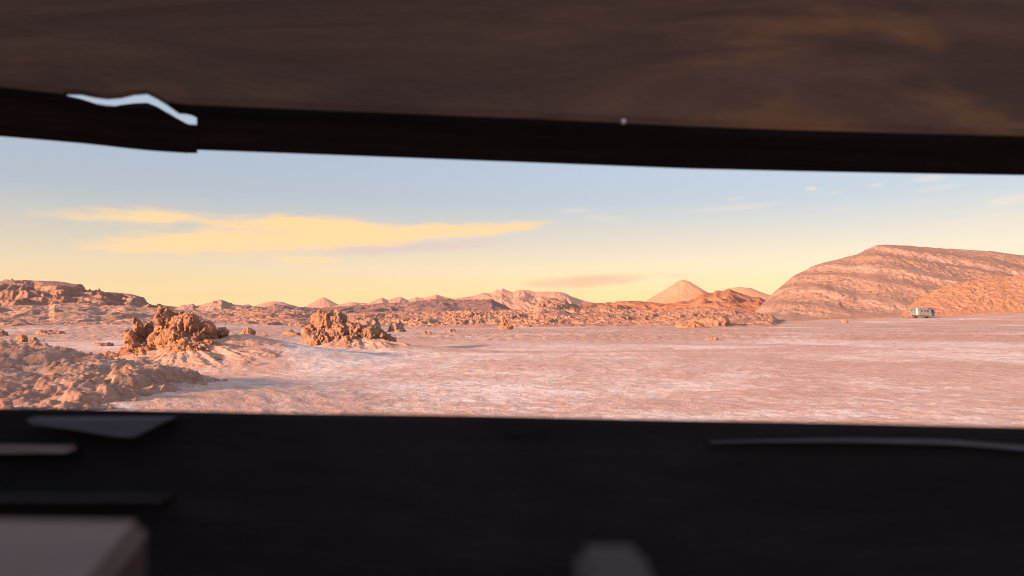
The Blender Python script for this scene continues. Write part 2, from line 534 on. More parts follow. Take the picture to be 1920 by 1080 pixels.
# red ridge
hill('red_ridge', [(1040, 585), (1080, 573), (1110, 568), (1150, 567), (1165, 564), (1190, 563), (1215, 566), (1245, 569), (1262, 569), (1275, 565), (1290, 564), (1302, 559), (1318, 548),
                   (1330, 549), (1338, 548), (1343, 544), (1352, 545), (1362, 543), (1368, 541), (1374, 544), (1385, 548), (1400, 553), (1415, 557), (1423, 556), (1440, 566), (1480, 585)],
     900, 380, 200, m_red, base=-4, gully=15, gully_s=34, lump=1.4, lump_s=28, seed=81, jag=1.0, p=1.15, rows=150, meander=0.1)
# jagged badlands
hill('badlands', [(560, 604), (620, 600), (670, 594), (700, 592), (760, 591), (820, 588), (860, 584), (900, 583), (950, 582), (985, 582), (1000, 578), (1008, 568), (1018, 562), (1030, 560),
                  (1044, 562), (1060, 565), (1068, 571), (1085, 576), (1110, 579), (1135, 575), (1150, 580), (1180, 583), (1220, 584), (1260, 582), (1300, 578), (1340, 580), (1380, 582), (1420, 588), (1470, 598)],
     300, 130, 60, m_bad, base=-1.0, lump=1.9, lump_s=7.0, seed=91, jag=0.35, rows=230, step=1.3, p=1.2, crestkeep=0.6)
hill('front_badlands', [(620, 607), (660, 604), (720, 601), (800, 600), (880, 599), (960, 600), (1040, 599), (1120, 601), (1200, 601), (1280, 602), (1340, 603), (1390, 608)],
     195, 24, 16, m_bad, base=-1.6, lump=1.0, lump_s=4.2, seed=96, jag=0.2, rows=120, step=1.3, crestkeep=0.9)


# banded hill on the right, and the spur in front of it
def bands(X, Y, Z, prof):
    q = (Z + 0.27 * X - 0.03 * Y + 3.5 * fbm(X / 60, Y / 60, octv=3, seed=7)) / 12.0
    fr = q - np.floor(q)
    rough = ss(0.25, 0.4, fr) * (1 - ss(0.9, 1.0, fr))
    n = fbm(X / 2.6, Y / 2.6, Z / 4, octv=4, gain=0.7, seed=12)
    n2 = ridged(X / 9, Y / 9, Z / 9, octv=3, seed=15) - 0.65
    return (2.6 * (ss(0.45, 0.95, fr) - fr) + rough * (n * 0.5 + n2 * 1.3) + 0.10 * n) * ss(0.02, 0.2, prof) * (1 - 0.75 * ss(0.9, 1, prof))


hill('banded_hill', [(1392, 602), (1410, 588), (1425, 574), (1440, 558), (1460, 540), (1490, 516), (1520, 501), (1545, 492), (1575, 485), (1605, 478), (1625, 467), (1645, 460), (1665, 459),
                     (1700, 460), (1745, 464), (1800, 468), (1860, 471), (1900, 476), (1935, 480), (1990, 486), (2060, 492), (2200, 510), (2350, 540)],
     470, 130, 120, m_hill, base=-2.0, seed=101, rows=260, step=1.4, p=0.85, gully=4.0, gully_s=36, jag=0.0, meander=0.08, extra=bands)
hill('orange_spur', [(1680, 596), (1700, 580), (1716, 566), (1732, 554), (1745, 548), (1760, 541), (1790, 532), (1815, 527), (1840, 523), (1880, 519), (1920, 515), (1980, 512), (2080, 514), (2200, 530)],
     345, 42, 40, m_spur, base=-0.5, lump=1.1, lump_s=4.5, seed=111, jag=0.3, fine=0.5, rows=150, step=1.4, p=0.75, gully=1.2, gully_s=9)
hill('foot_slope', [(1380, 606), (1440, 600), (1500, 597), (1560, 594), (1620, 593), (1680, 592), (1720, 594)],
     318, 18, 25, m_spur, base=-1.2, lump=0.5, lump_s=4, seed=121, rows=50)


# ------------------------------------------------------------------ far mountains
def mountain_mat(name, c1, c2, size, snow=0.0, snow_z=1000, w=150):
    m, t, b = new_mat(name)
    P = t.n('ShaderNodeNewGeometry').outputs['Position']
    n = t.noise(P, 1 / size, 6, 0.6, 0.4)
    c = t.mix(t.ramp(n, 0.35, 0.65), c1, c2)
    if snow:
        sp = t.n('ShaderNodeSeparateXYZ'); t.link(P, sp.inputs[0])
        hgt = t.m('ADD', sp.outputs[2], t.m('MULTIPLY', t.m('SUBTRACT', t.noise(t.scalev(P, 1, 0.25, 0.25), 3.2 / size, 4, 0.7), 0.5), w * 6))
        c = t.mix(t.m('MULTIPLY', t.ramp(hgt, snow_z - w, snow_z + w), snow), c, (0.75, 0.74, 0.76))
    t.link(c, b.inputs['Base Color'])
    return m


m_far = mountain_mat('far_range_rock', (0.41, 0.178, 0.115), (0.45, 0.205, 0.14), 2500, 0.45, 1380, 40)
m_vol = mountain_mat('volcano_rock', (0.44, 0.19, 0.10), (0.48, 0.22, 0.125), 1500, 0.5, 1990, 70)


def volcano(name, px, py, Y, lx, rx, by, mat, flat=7, p=1.35, seed=0, gully=0.06):
    """a cone with concave flanks and radial gullies; lx, rx: columns where the flanks reach row by"""
    top = at(px, py, Y); base = at(px, by, Y)
    H = top.z - base.z
    Rl = (px - lx) / F * Y; Rr = (rx - px) / F * Y
    rf = flat / F * Y
    na, nr = 220, 90
    th = np.linspace(0, 2 * np.pi, na + 1)
    q = np.linspace(0, 1.9, nr)
    TH, Q = np.meshgrid(th, q)
    side = 0.5 + 0.5 * np.cos(TH)
    Rm = Rl * (1 - side) + Rr * side
    rad = rf + Q * (Rm - rf) if False else rf * np.clip(Q * 12, 0, 1) + Q * (Rm - rf)
    drop = Q ** (1 / p)
    cs, sn = np.cos(TH), np.sin(TH)
    g = ridged(cs * 2.3 + .2 * perlin(cs * 4, sn * 4, Q * 5), sn * 2.3, Q * 2.0, octv=4, gain=0.55, seed=seed)
    z = base.z + H * (1 - drop) + H * gully * (g - 0.7) * ss(0.03, 0.3, Q) * 2.2
    z = np.where(Q < 0.02, z - 0.012 * H, z)
    zmin = -40
    z = np.maximum(z, zmin)
    V = np.stack([top.x + rad * cs, Y + rad * sn, z], -1)
    return tag(link(name, grid_mesh(name, V), mat), kind='structure')


volcano('volcano', 1281, 524, 41000, 1212, 1352, 564, m_vol, flat=7, p=1.12, seed=3, gully=0.032)
volcano('low_volcano', 1386, 538, 43000, 1322, 1462, 562, m_vol, flat=17, p=1.12, seed=5, gully=0.03)
volcano('distant_cone', 606, 557, 52000, 568, 646, 577, m_far, flat=2, p=1.1, seed=9, gully=0.05)
volcano('distant_dome', 515, 565, 56000, 468, 562, 577, m_far, flat=10, p=1.0, seed=12, gully=0.03)
hill('far_range', [(600, 582), (640, 570), (655, 567), (672, 567), (690, 569), (705, 562), (716, 558), (728, 563), (740, 558), (752, 557), (765, 563), (780, 557), (795, 559), (805, 556),
                   (818, 552), (835, 557), (850, 560), (862, 558), (880, 556), (892, 554), (905, 549), (920, 550), (930, 543), (941, 540), (952, 545), (962, 548), (974, 543), (990, 544), (1003, 547), (1030, 547), (1050, 547),
                   (1060, 550), (1072, 556), (1090, 562), (1110, 567), (1150, 571), (1250, 576), (1340, 580)],
     43000, 5200, 5000, m_far, base=-40, gully=560, gully_s=1700, lump=90, lump_s=2600, seed=131, jag=14, p=1.2, rows=120, step=1.2, meander=0.12, crestkeep=0.15)


# ------------------------------------------------------------------ rocks
def blob_rock(name, blobs, mat, voxel=0.06, amp=0.22, freq=1.2, seed=0, crack=0.10, flatten=None, knob=0.06):
    """a weathered rock: overlapping lumps fused into one skin, then worn. blobs: (centre, radii)"""
    bm = bmesh.new()
    for c, r in blobs:
        d = bmesh.ops.create_icosphere(bm, subdivisions=3, radius=1.0)
        for v in d['verts']:
            v.co = Vector((c[0] + v.co.x * r[0], c[1] + v.co.y * r[1], c[2] + v.co.z * r[2]))
    me = bpy.data.meshes.new(name + '_lumps')
    bm.to_mesh(me); bm.free()
    o = bpy.data.objects.new(name + '_lumps', me)
    COL.objects.link(o)
    md = o.modifiers.new('r', 'REMESH'); md.mode = 'VOXEL'; md.voxel_size = voxel
    dg = bpy.context.evaluated_depsgraph_get()
    m2 = bpy.data.meshes.new_from_object(o.evaluated_get(dg))
    bpy.data.objects.remove(o); bpy.data.meshes.remove(me)
    m2.name = name
    n = len(m2.vertices)
    co = np.empty(n * 3, np.float32); no = np.empty(n * 3, np.float32)
    m2.vertices.foreach_get('co', co); m2.vertices.foreach_get('normal', no)
    co = co.reshape(-1, 3).astype(float); no = no.reshape(-1, 3)
    x, y, z = co.T
    d = amp * fbm(x * freq, y * freq, z * freq * 0.7, octv=3, seed=seed)
    wx = x + 0.25 / freq * fbm(x * freq * 2, y * freq * 2, z * freq * 2, octv=2, seed=seed + 40)
    wy = y + 0.25 / freq * fbm(x * freq * 2, y * freq * 2, z * freq * 2, octv=2, seed=seed + 43)
    cv_, ce_ = worley(wx * freq * 1.7, wy * freq * 1.7, z * freq * 0.95, seed)            # broken blocks, taller than wide
    d = d + amp * 0.75 * (cv_ - 0.5) - crack * (1 - ss(0.0, 0.16, ce_))
    cv2, ce2 = worley(wx * freq * 4.6, wy * freq * 4.6, z * freq * 3.0, seed + 9)
    d = d + knob * 0.7 * (cv2 - 0.5) - crack * 0.3 * (1 - ss(0.0, 0.15, ce2))
    d = d + knob * 1.7 * (ridged(x * freq * 2.4, y * freq * 2.4, z * freq * 0.55, octv=3, gain=0.6, seed=seed + 8) - 0.65)   # runnels
    d = d + knob * 0.6 * fbm(x * freq * 5.5, y * freq * 5.5, z * freq * 4, octv=4, gain=0.7, seed=seed + 3)
    co = co + no * d[:, None]
    m2.vertices.foreach_set('co', co.astype(np.float32).reshape(-1))
    m2.update()
    m2.materials.clear()
    return link(name, m2, mat)


def P3(px, py, Y, dy=0.0):
    v = at(px, py, Y)
    return (v.x, v.y + dy, v.z)


m_rock = rock_mat('orange_rock', [(0.36, 0.16, 0.085), (0.31, 0.15, 0.10), (0.42, 0.20, 0.115)], 0.6, (0.50, 0.36, 0.31), 0.55, bump_d=0.16)
m_rock2 = rock_mat('brown_orange_rock', [(0.34, 0.16, 0.09), (0.29, 0.155, 0.112), (0.39, 0.195, 0.12)], 0.6, (0.46, 0.33, 0.29), 0.5, bump_d=0.16)
m_crust = rock_mat('crusty_rock', [(0.37, 0.195, 0.14), (0.43, 0.25, 0.195), (0.28, 0.14, 0.095)], 0.7, (0.56, 0.43, 0.40), 0.55, bump_d=0.13)
m_grey = rock_mat('grey_brown_rock', [(0.30, 0.19, 0.155), (0.34, 0.21, 0.17), (0.27, 0.16, 0.125)], 2.0)

s1 = 36.0 / F
r1 = [
    (P3(305, 600, 36), (13 * s1, .5, 26 * s1)), (P3(302, 588, 36), (7 * s1, .25, 12 * s1)), (P3(318, 605, 36.2), (16 * s1, .6, 20 * s1)),
    (P3(340, 612, 36.1), (20 * s1, .75, 24 * s1)), (P3(343, 594, 36.4), (7 * s1, .3, 12 * s1)), (P3(362, 612, 36.0), (16 * s1, .7, 24 * s1)),
    (P3(380, 624, 36.2), (16 * s1, .65, 22 * s1)), (P3(372, 640, 35.6), (12 * s1, .5, 20 * s1)), (P3(392, 634, 36.8), (16 * s1, .7, 16 * s1)),
    (P3(415, 624, 37.6), (10 * s1, .5, 13 * s1)), (P3(330, 640, 35.6), (34 * s1, .9, 26 * s1)), (P3(360, 660, 35.2), (52 * s1, 1.3, 24 * s1)),
    (P3(298, 640, 36.4), (16 * s1, .6, 24 * s1)), (P3(290, 668, 35.4), (40 * s1, 1.0, 14 * s1)),
    (P3(259, 628, 36.8), (10 * s1, .4, 30 * s1)), (P3(254, 606, 36.8), (6 * s1, .25, 12 * s1)), (P3(252, 640, 36.4), (11 * s1, .4, 24 * s1)), (P3(237, 630, 36.1), (7 * s1, .26, 16 * s1)),
    (P3(243, 640, 36.0), (10 * s1, .35, 20 * s1)), (P3(250, 660, 35.6), (24 * s1, .7, 13 * s1)), (P3(278, 624, 37.4), (10 * s1, .4, 22 * s1)),
    (P3(232, 668, 35.6), (34 * s1, .8, 8 * s1)), (P3(275, 650, 37), (20 * s1, .6, 14 * s1)),
    (P3(385, 683, 34.2), (46 * s1, 1.1, 14 * s1)), (P3(418, 684, 33.6), (12 * s1, .35, 10 * s1)),
]
def talus(parent, cx, cy, h, rx, ry, mat, seed, p=1.25, n=260):
    """broken slope round the foot of a rock"""
    u, v = np.meshgrid(np.linspace(-1.15, 1.15, n), np.linspace(-1.15, 1.15, n))
    X, Y = cx + u * rx, cy + v * ry
    th = np.arctan2(v, u); rr_ = np.hypot(u, v) * (1 + 0.16 * perlin(np.cos(th) * 1.7, np.sin(th) * 1.7, seed=seed))
    q = np.clip(1 - rr_, 0, 1)
    z = h * q ** p
    z = z + (0.25 + h * 0.15) * (ridged(np.cos(th) * 2.6, np.sin(th) * 2.6, rr_ * 1.2, octv=3, seed=seed + 4) - 0.7) * np.clip(q * (1 - q) * 4, 0, 1)
    m = ss(0, 0.12, q)
    z = z + m * (0.11 * fbm(X * 0.8, Y * 0.8, octv=3, seed=seed + 2) + 0.04 * np.abs(fbm(X * 3.5, Y * 3.5, octv=3, gain=.6, seed=seed + 3)))
    z = z + ground_h(X, Y) - 0.10 + 0.08 * m - 0.3 * (1 - ss(0, 0.03, q))
    return link('talus', grid_mesh('talus', np.stack([X, Y, z], -1)), mat, parent)


m_talus = rock_mat('pink_rubble', [(0.46, 0.25, 0.175), (0.50, 0.285, 0.215), (0.40, 0.205, 0.135)], 0.9, (0.62, 0.47, 0.43), 0.4, bump_d=0.08)
rock1 = tag(empty('rock_formation', (-16, 36.5, 0)), 'jagged orange rock formation with a pinnacle on its sand mound, left of the other', 'rock formation')
c_ = blob_rock('crag', r1, m_rock, 0.042, 0.17, 1.2, seed=2, crack=0.12, knob=0.10)
for o in (c_, talus(None, -15.7, 35.2, 0.42, 5.0, 4.3, m_talus, 61)):
    o.parent = rock1; o.matrix_parent_inverse = Matrix.Translation((16, -36.5, 0))
s2 = 49.0 / F
r2 = [
    (P3(612, 606, 49), (24 * s2, .9, 24 * s2)), (P3(600, 600, 49.0), (14 * s2, .6, 17 * s2)), (P3(630, 604, 49.2), (18 * s2, .8, 20 * s2)),
    (P3(583, 626, 48.6), (15 * s2, .6, 16 * s2)), (P3(575, 645, 48.6), (8 * s2, .4, 15 * s2)), (P3(600, 640, 48.2), (26 * s2, .9, 22 * s2)),
    (P3(635, 632, 48.6), (26 * s2, 1.0, 26 * s2)), (P3(660, 626, 49.0), (24 * s2, 1.0, 22 * s2)), (P3(655, 644, 47.8), (20 * s2, .7, 14 * s2)),
    (P3(690, 628, 49.4), (26 * s2, 1.1, 18 * s2)), (P3(715, 632, 49.6), (18 * s2, .9, 13 * s2)), (P3(690, 645, 48.4), (30 * s2, .9, 9 * s2)),
    (P3(612, 655, 47.8), (30 * s2, .7, 7 * s2)), (P3(730, 640, 49.6), (12 * s2, .6, 8 * s2)),
]
rock2 = tag(empty('rock_formation', (-11, 49, 0)), 'domed brown orange rock formation with a low tail, standing alone on the pan', 'rock formation')
c_ = blob_rock('crag', r2, m_rock2, 0.05, 0.18, 1.0, seed=9, crack=0.12, knob=0.12)
for o in (c_, talus(None, -10.2, 48.6, 0.30, 5.2, 3.4, m_talus, 67)):
    o.parent = rock2; o.matrix_parent_inverse = Matrix.Translation((11, -49, 0))

# crusty outcrop in the left foreground
ox, oy = np.meshgrid(np.linspace(-27, -7.5, 520), np.linspace(14.2, 30, 440))
prof_c = np.interp(ox, [-27, -20, -16.5, -14.5, -12.5, -11.2, -10.0, -9.0, -8.0], [2.0, 1.8, 1.68, 1.55, 1.32, 1.12, 0.95, 0.5, 0.0])
cy = np.interp(ox, [-20, -14, -9], [24.5, 22.8, 21.0])
fr = np.clip((cy - oy) / 8.2, 0, 1); bk = np.clip((oy - cy) / 5.5, 0, 1)
oz = prof_c * np.where(oy < cy, (1 - fr) ** 0.7, (1 - bk) ** 1.0)
edge = ss(0, 0.3, oz)
nz = fbm(ox / 3.6, oy / 2.8, octv=3, gain=0.5, seed=33)
oz = oz + edge * nz * 0.22
stepq = (oz + 0.16 * ox + 0.05 * oy + 0.30 * fbm(ox / 2.2, oy / 2.2, octv=4, seed=36)) / 0.34
stepf = stepq - np.floor(stepq)
oz = oz + edge * 0.34 * 0.75 * (ss(0.62, 0.88, stepf) - stepf)
oz = oz + edge * (0.20 * np.abs(fbm(ox * 1.1, oy * 1.1, octv=5, gain=0.6, seed=38)) + 0.06 * fbm(ox * 4.2, oy * 4.2, octv=3, gain=0.65, seed=39))
oz = oz + ground_h(ox, oy) * 0.45 - 0.22 - 0.6 * (1 - edge)
outcrop = tag(link('rock_outcrop', grid_mesh('rock_outcrop', np.stack([ox, oy, oz], -1)), m_crust),
              'low crusty pink rock outcrop in the left foreground', 'rock outcrop')


def small_rock(name, px, py, Y, wpx, hpx, mat, label, cat='rock', seed=0, spire=False, group=None):
    s = Y / F
    g = at(px, py, Y)
    gz = float(ground_h(np.array(g.x), np.array(g.y)))
    rx, rz = wpx * s / 2, hpx * s
    if spire:
        bl = [((g.x, g.y, gz + rz * 0.12), (rx, rx, rz * 0.3)), ((g.x - rx * 0.25, g.y, gz + rz * 0.45), (rx * .45, rx * .45, rz * 0.4)),
              ((g.x - rx * 0.45, g.y, gz + rz * 0.75), (rx * .25, rx * .25, rz * 0.3))]
    else:
        rnd = random.Random(seed)
        bl = [((g.x + rnd.uniform(-.5, .5) * rx, g.y + rnd.uniform(-.3, .3) * rx, gz + rz * rnd.uniform(.05, .4)),
               (rx * rnd.uniform(.4, .65), rx * rnd.uniform(.4, .6), rz * rnd.uniform(.45, .65))) for _ in range(5)]
        bl.append(((g.x, g.y, gz), (rx, rx * .8, rz * 0.35)))
    o = blob_rock(name, bl, mat, voxel=max(0.04, rx / 16), amp=min(rx, rz) * 0.22, freq=1.6 / max(rx, .3), seed=seed, crack=rx * 0.05, knob=rx * 0.05)
    return tag(o, label, cat, group)


small_rock('rock_spire', 948, 618, 130, 26, 24, m_rock, 'leaning orange rock spire on the pan before the badlands', 'rock spire', 3, True)
small_rock('boulder', 1298, 612, 150, 62, 13, m_rock, 'flat golden orange rock on the far side of the pan', 'rock', 5)
small_rock('boulder', 1330, 609, 185, 78, 22, m_spur, 'pale orange rock mass behind the flat golden rock', 'rock', 6)
small_rock('boulder', 1335, 640, 68, 24, 8, m_rock2, 'small low orange stone on the open pan, nearest the right half', 'rock', 8)
small_rock('boulder', 1583, 600, 255, 12, 8, m_grey, 'small brown boulder at the foot of the banded hill', 'rock', 9)
small_rock('boulder', 38, 636, 64, 26, 16, m_rock, 'knobbly orange rock on the grey flat at far left', 'rock', 10)
small_rock('boulder', 62, 636, 66, 26, 9, m_rock2, 'low brown rock right beside the knobbly orange rock', 'rock', 12)
small_rock('boulder', 92, 625, 84, 50, 9, m_left, 'long low sandy hump on the grey flat at far left', 'rock', 13)
small_rock('boulder', 4, 630, 80, 24, 14, m_grey, 'dark rock cut by the left edge of the picture', 'rock', 14)
small_rock('boulder', 462, 632, 80, 30, 16, m_rock, 'orange pointed rock between the two rock formations', 'rock', 15)
small_rock('boulder', 496, 632, 84, 12, 7, m_rock, 'tiny orange stone between the two rock formations', 'rock', 16)
small_rock('boulder', 545, 630, 86, 36, 10, m_rock2, 'low brown rocks just left of the domed formation', 'rock', 17)
small_rock('boulder', 692, 618, 108, 54, 32, m_grey, 'dark grey brown rock just behind the domed formation', 'rock', 18)
small_rock('boulder', 744, 621, 110, 36, 22, m_grey, 'grey rock behind the tail of the domed formation', 'rock', 19)
small_rock('boulder', 800, 626, 92, 16, 8, m_rock2, 'small orange stone right of the domed formation', 'rock', 20)
small_rock('boulder', 842, 621, 105, 22, 6, m_rock2, 'pair of low stones on the pan left of the spire', 'rock', 22)
small_rock('boulder', 195, 640, 56, 34, 7, m_rock2, 'low stones on the flat left of the pinnacled formation', 'rock', 23)
small_rock('boulder', 182, 758, 19.0, 26, 12, m_crust, 'pale stone at the foot of the foreground outcrop', 'rock', 24)


# loose clods on the pan
def clods():
    rnd = np.random.RandomState(11)
    tv, tf = [], []
    bmx = bmesh.new(); bmesh.ops.create_icosphere(bmx, subdivisions=1, radius=1)
    bv = np.array([v.co for v in bmx.verts]); bf = np.array([[v.index for v in f.verts] for f in bmx.faces]); bmx.free()
    N = 2600
    yy = np.exp(rnd.uniform(np.log(15), np.log(170), N)); xx = yy * rnd.uniform(-0.75, 0.75, N)
    cl = fbm(xx / 9, yy / 9, octv=2, seed=55)
    keep = cl > -0.05
    xx, yy = xx[keep], yy[keep]
    zz = ground_h(xx, yy)
    rad = np.clip(rnd.lognormal(-3.9, 0.55, len(xx)), 0.010, 0.10) * np.clip(yy / 40, 0.6, 2.0)
    for i in range(len(xx)):
        a = rnd.uniform(0, 6.28)
        v = bv * (1 + rnd.uniform(-.3, .3, (len(bv), 1))) * rad[i] * np.array([1.2, 1.0, .6])
        v = np.stack([v[:, 0] * np.cos(a) - v[:, 1] * np.sin(a), v[:, 0] * np.sin(a) + v[:, 1] * np.cos(a), v[:, 2]], -1)
        tf.append(bf + len(tv) * len(bv)); tv.append(v + [xx[i], yy[i], zz[i] + rad[i] * .1])
    me = bpy.data.meshes.new('gravel')
    me.from_pydata(np.concatenate(tv).tolist(), [], np.concatenate(tf).tolist())
    return tag(link('gravel', me, m_crust, smooth=False), 'small loose stones and clods scattered over the pan', 'gravel', kind='stuff')


clods()


# ------------------------------------------------------------------ expedition truck
def plain(name, col, rough=0.5, metal=0.0, dirt=0.25):
    m, t, b = new_mat(name)
    P = t.n('ShaderNodeTexCoord').outputs['Object']
    n = t.noise(P, 1.7, 5, 0.65)
    c = t.mix(t.m('MULTIPLY', t.ramp(n, 0.4, 0.75), dirt), col, (0.38, 0.25, 0.19))
    t.link(c, b.inputs['Base Color'])
    b.inputs['Roughness'].default_value = rough
    b.inputs['Metallic'].default_value = metal
    b.inputs['Specular IOR Level'].default_value = 0.4
    return m


m_tgrey = plain('truck_grey_paint', (0.125, 0.13, 0.155))
m_tcab = plain('truck_cab_paint', (0.08, 0.092, 0.105))
m_troof = plain('truck_roof_paint', (0.07, 0.075, 0.10))
m_cream = plain('cream_panel', (0.62, 0.56, 0.45), dirt=0.1)
m_tyre = plain('tyre_rubber', (0.025, 0.022, 0.022), 0.9)
m_hub = plain('hub_grey', (0.09, 0.08, 0.08))
m_under = plain('chassis_dark', (0.05, 0.03, 0.03), 0.8)
m_glass = plain('dark_glass', (0.03, 0.04, 0.06), 0.08, dirt=0.05)

TY = 283.0
tp = at(1730, 597, TY)
tz = float(ground_h(np.array(tp.x), np.array(tp.y)))
truck = tag(empty('expedition_truck', (tp.x, tp.y, tz), math.radians(-58)),
            'grey high sided expedition truck parked below the orange spur', 'truck')
LB = -4.1
bmx = bmesh.new()
pf = [(LB, 1.35), (LB + .55, 1.05), (-0.35, 1.05), (-0.35, 3.75), (LB, 3.75)]
va = [bmx.verts.new((x, -1.2, z)) for x, z in pf]; vb = [bmx.verts.new((x, 1.2, z)) for x, z in pf]
bmx.faces.new(va); bmx.faces.new(vb[::-1])
for i in range(5):
    j = (i + 1) % 5
    bmx.faces.new([va[i], vb[i], vb[j], va[j]])
bmesh.ops.recalc_face_normals(bmx, faces=bmx.faces)
bmesh.ops.bevel(bmx, geom=list(bmx.edges), offset=0.05, segments=2, affect='EDGES')
box = bm_obj('living_box', bmx, m_tgrey, truck)
bm_obj('roof_edge', box_bm(LB + .06, -.4, -1.14, 1.14, 3.752, 3.83, .02), m_troof, box)
for (x0, x1, z0, z1) in ((LB + .25, LB + .85, 2.75, 3.25), (LB + 1.2, LB + 1.85, 3.0, 3.3), (-1.05, -0.75, 3.05, 3.4)):
    bm_obj('window', box_bm(x0, x1, -1.225, -1.203, z0, z1, .008), m_glass, box)
dr = bm_obj('door', box_bm(-1.68, -1.2, -1.30, -1.203, 1.15, 3.6, .01), m_cream, box)
bm_obj('handle', box_bm(-1.30, -1.24, -1.34, -1.302, 2.1, 2.3, .008), m_under, dr)
bm_obj('box_post', box_bm(-0.42, -0.3, -1.24, -1.203, 1.1, 3.7, .01), m_troof, box)
# cab
bmx = bmesh.new()
pf = [(-0.28, 1.0), (3.85, 0.85), (3.92, 1.95), (3.72, 3.1), (3.3, 3.4), (-0.28, 3.45)]
va = [bmx.verts.new((x, -1.18, z)) for x, z in pf]; vb = [bmx.verts.new((x, 1.18, z)) for x, z in pf]
bmx.faces.new(va); bmx.faces.new(vb[::-1])
for i in range(6):
    j = (i + 1) % 6
    bmx.faces.new([va[i], vb[i], vb[j], va[j]])
bmesh.ops.recalc_face_normals(bmx, faces=bmx.faces)
bmesh.ops.bevel(bmx, geom=list(bmx.edges), offset=0.07, segments=2, affect='EDGES')
cab = bm_obj('cab', bmx, m_tcab, truck)
bm_obj('roof_pod', box_bm(-0.2, 2.6, -1.05, 1.05, 3.40, 3.72, .06), m_troof, cab)
bm_obj('sun_visor', box_bm(3.5, 4.0, -1.1, 1.1, 3.14, 3.26, .03), m_troof, cab)
for (x0, x1) in ((0.15, 0.7), (1.5, 2.0)):
    bm_obj('window', box_bm(x0, x1, -1.205, -1.182, 2.2, 2.85, .008), m_glass, cab)
bm_obj('side_window', box_bm(2.3, 3.1, -1.205, -1.182, 2.1, 2.85, .008), m_glass, cab)
bmx = box_bm(-0.02, 0.02, -1.02, 1.02, -0.52, 0.52, .01)
ws = bm_obj('windscreen', bmx, m_glass, cab)
ws.location = (3.835, 0, 2.52); ws.rotation_euler = (0, -math.atan2(.20, 1.15), 0)
bm_obj('bumper', box_bm(3.7, 4.12, -1.2, 1.2, 0.62, 1.0, .05), m_tcab, truck)
for y in (-0.85, 0.85):
    bm_obj('headlight', box_bm(3.9, 3.98, y - .15, y + .15, 1.15, 1.35, .02), m_cream, cab)
bm_obj('chassis', box_bm(LB + .3, 3.7, -0.55, 0.55, 0.72, 1.03, .03), m_under, truck)
bm_obj('tool_box', box_bm(-2.2, 0.45, -1.15, -0.6, 0.45, 1.0, .03), m_under, truck)
bm_obj('fuel_tank', box_bm(2.0, 3.6, -1.15, -0.6, 0.5, 0.84, .03), m_under, truck)
bm_obj('window_band', box_bm(-0.1, 3.3, -1.2, -1.183, 2.9, 3.12, .006), m_glass, cab)


def wheel(x, y):
    bmw = bmesh.new()
    bmesh.ops.create_cone(bmw, cap_ends=True, segments=28, radius1=0.60, radius2=0.60, depth=0.42)
    bmesh.ops.rotate(bmw, verts=bmw.verts, matrix=Matrix.Rotation(math.pi / 2, 3, 'X'))
    bmesh.ops.bevel(bmw, geom=[e for e in bmw.edges if abs(e.verts[0].co.y - e.verts[1].co.y) < 1e-5], offset=0.06, segments=2, affect='EDGES')
    o = bm_obj('wheel', bmw, m_tyre, truck); o.location = (x, y, 0.60)
    bmw = bmesh.new()
    bmesh.ops.create_cone(bmw, cap_ends=True, segments=20, radius1=0.30, radius2=0.24, depth=0.1)
    bmesh.ops.rotate(bmw, verts=bmw.verts, matrix=Matrix.Rotation(math.pi / 2, 3, 'X'))
    h = bm_obj('hub', bmw, m_hub, o); h.location = (0, -0.22 if y < 0 else 0.22, 0)


for x in (-3.0, 1.2, ):
    for y in (-0.95, 0.95):
        wheel(x, y)
for y in (-0.95, 0.95):
    bm_obj('mudguard', box_bm(0.45, 1.95, y - .26, y + .26, 1.22, 1.32, .03), m_under, truck)
bm_obj('spare_wheel_rack', box_bm(LB - .18, LB - .02, -.8, .8, 1.5, 2.6, .04), m_under, truck)


# people beside the truck (a few pixels high)
def person(pts, edges, radii, loc, mats, label, rz=0):
    root = empty('person', loc, rz)
    me = bpy.data.meshes.new('body')
    me.from_pydata(pts, edges, [])
    o = bpy.data.objects.new('body', me); COL.objects.link(o)
    sk = o.modifiers.new('s', 'SKIN'); sk.use_smooth_shade = True
    for v, r in zip(me.skin_vertices[0].data, radii):
        v.radius = (r, r)
    me.skin_vertices[0].data[0].use_root = True
    o.modifiers.new('d', 'SUBSURF').levels = 1
    dg = bpy.context.evaluated_depsgraph_get()
    m2 = bpy.data.meshes.new_from_object(o.evaluated_get(dg)); m2.name = 'body'
    bpy.data.objects.remove(o); bpy.data.meshes.remove(me)
    m2.materials.clear()
    for mt in mats: m2.materials.append(mt)
    for p in m2.polygons:
        z = p.center.z
        p.material_index = 1 if z > mats_z[label][1] else (2 if z < mats_z[label][0] else 0)
    bo = bpy.data.objects.new('body', m2); COL.objects.link(bo); bo.parent = root
    return tag(root, label, 'person')


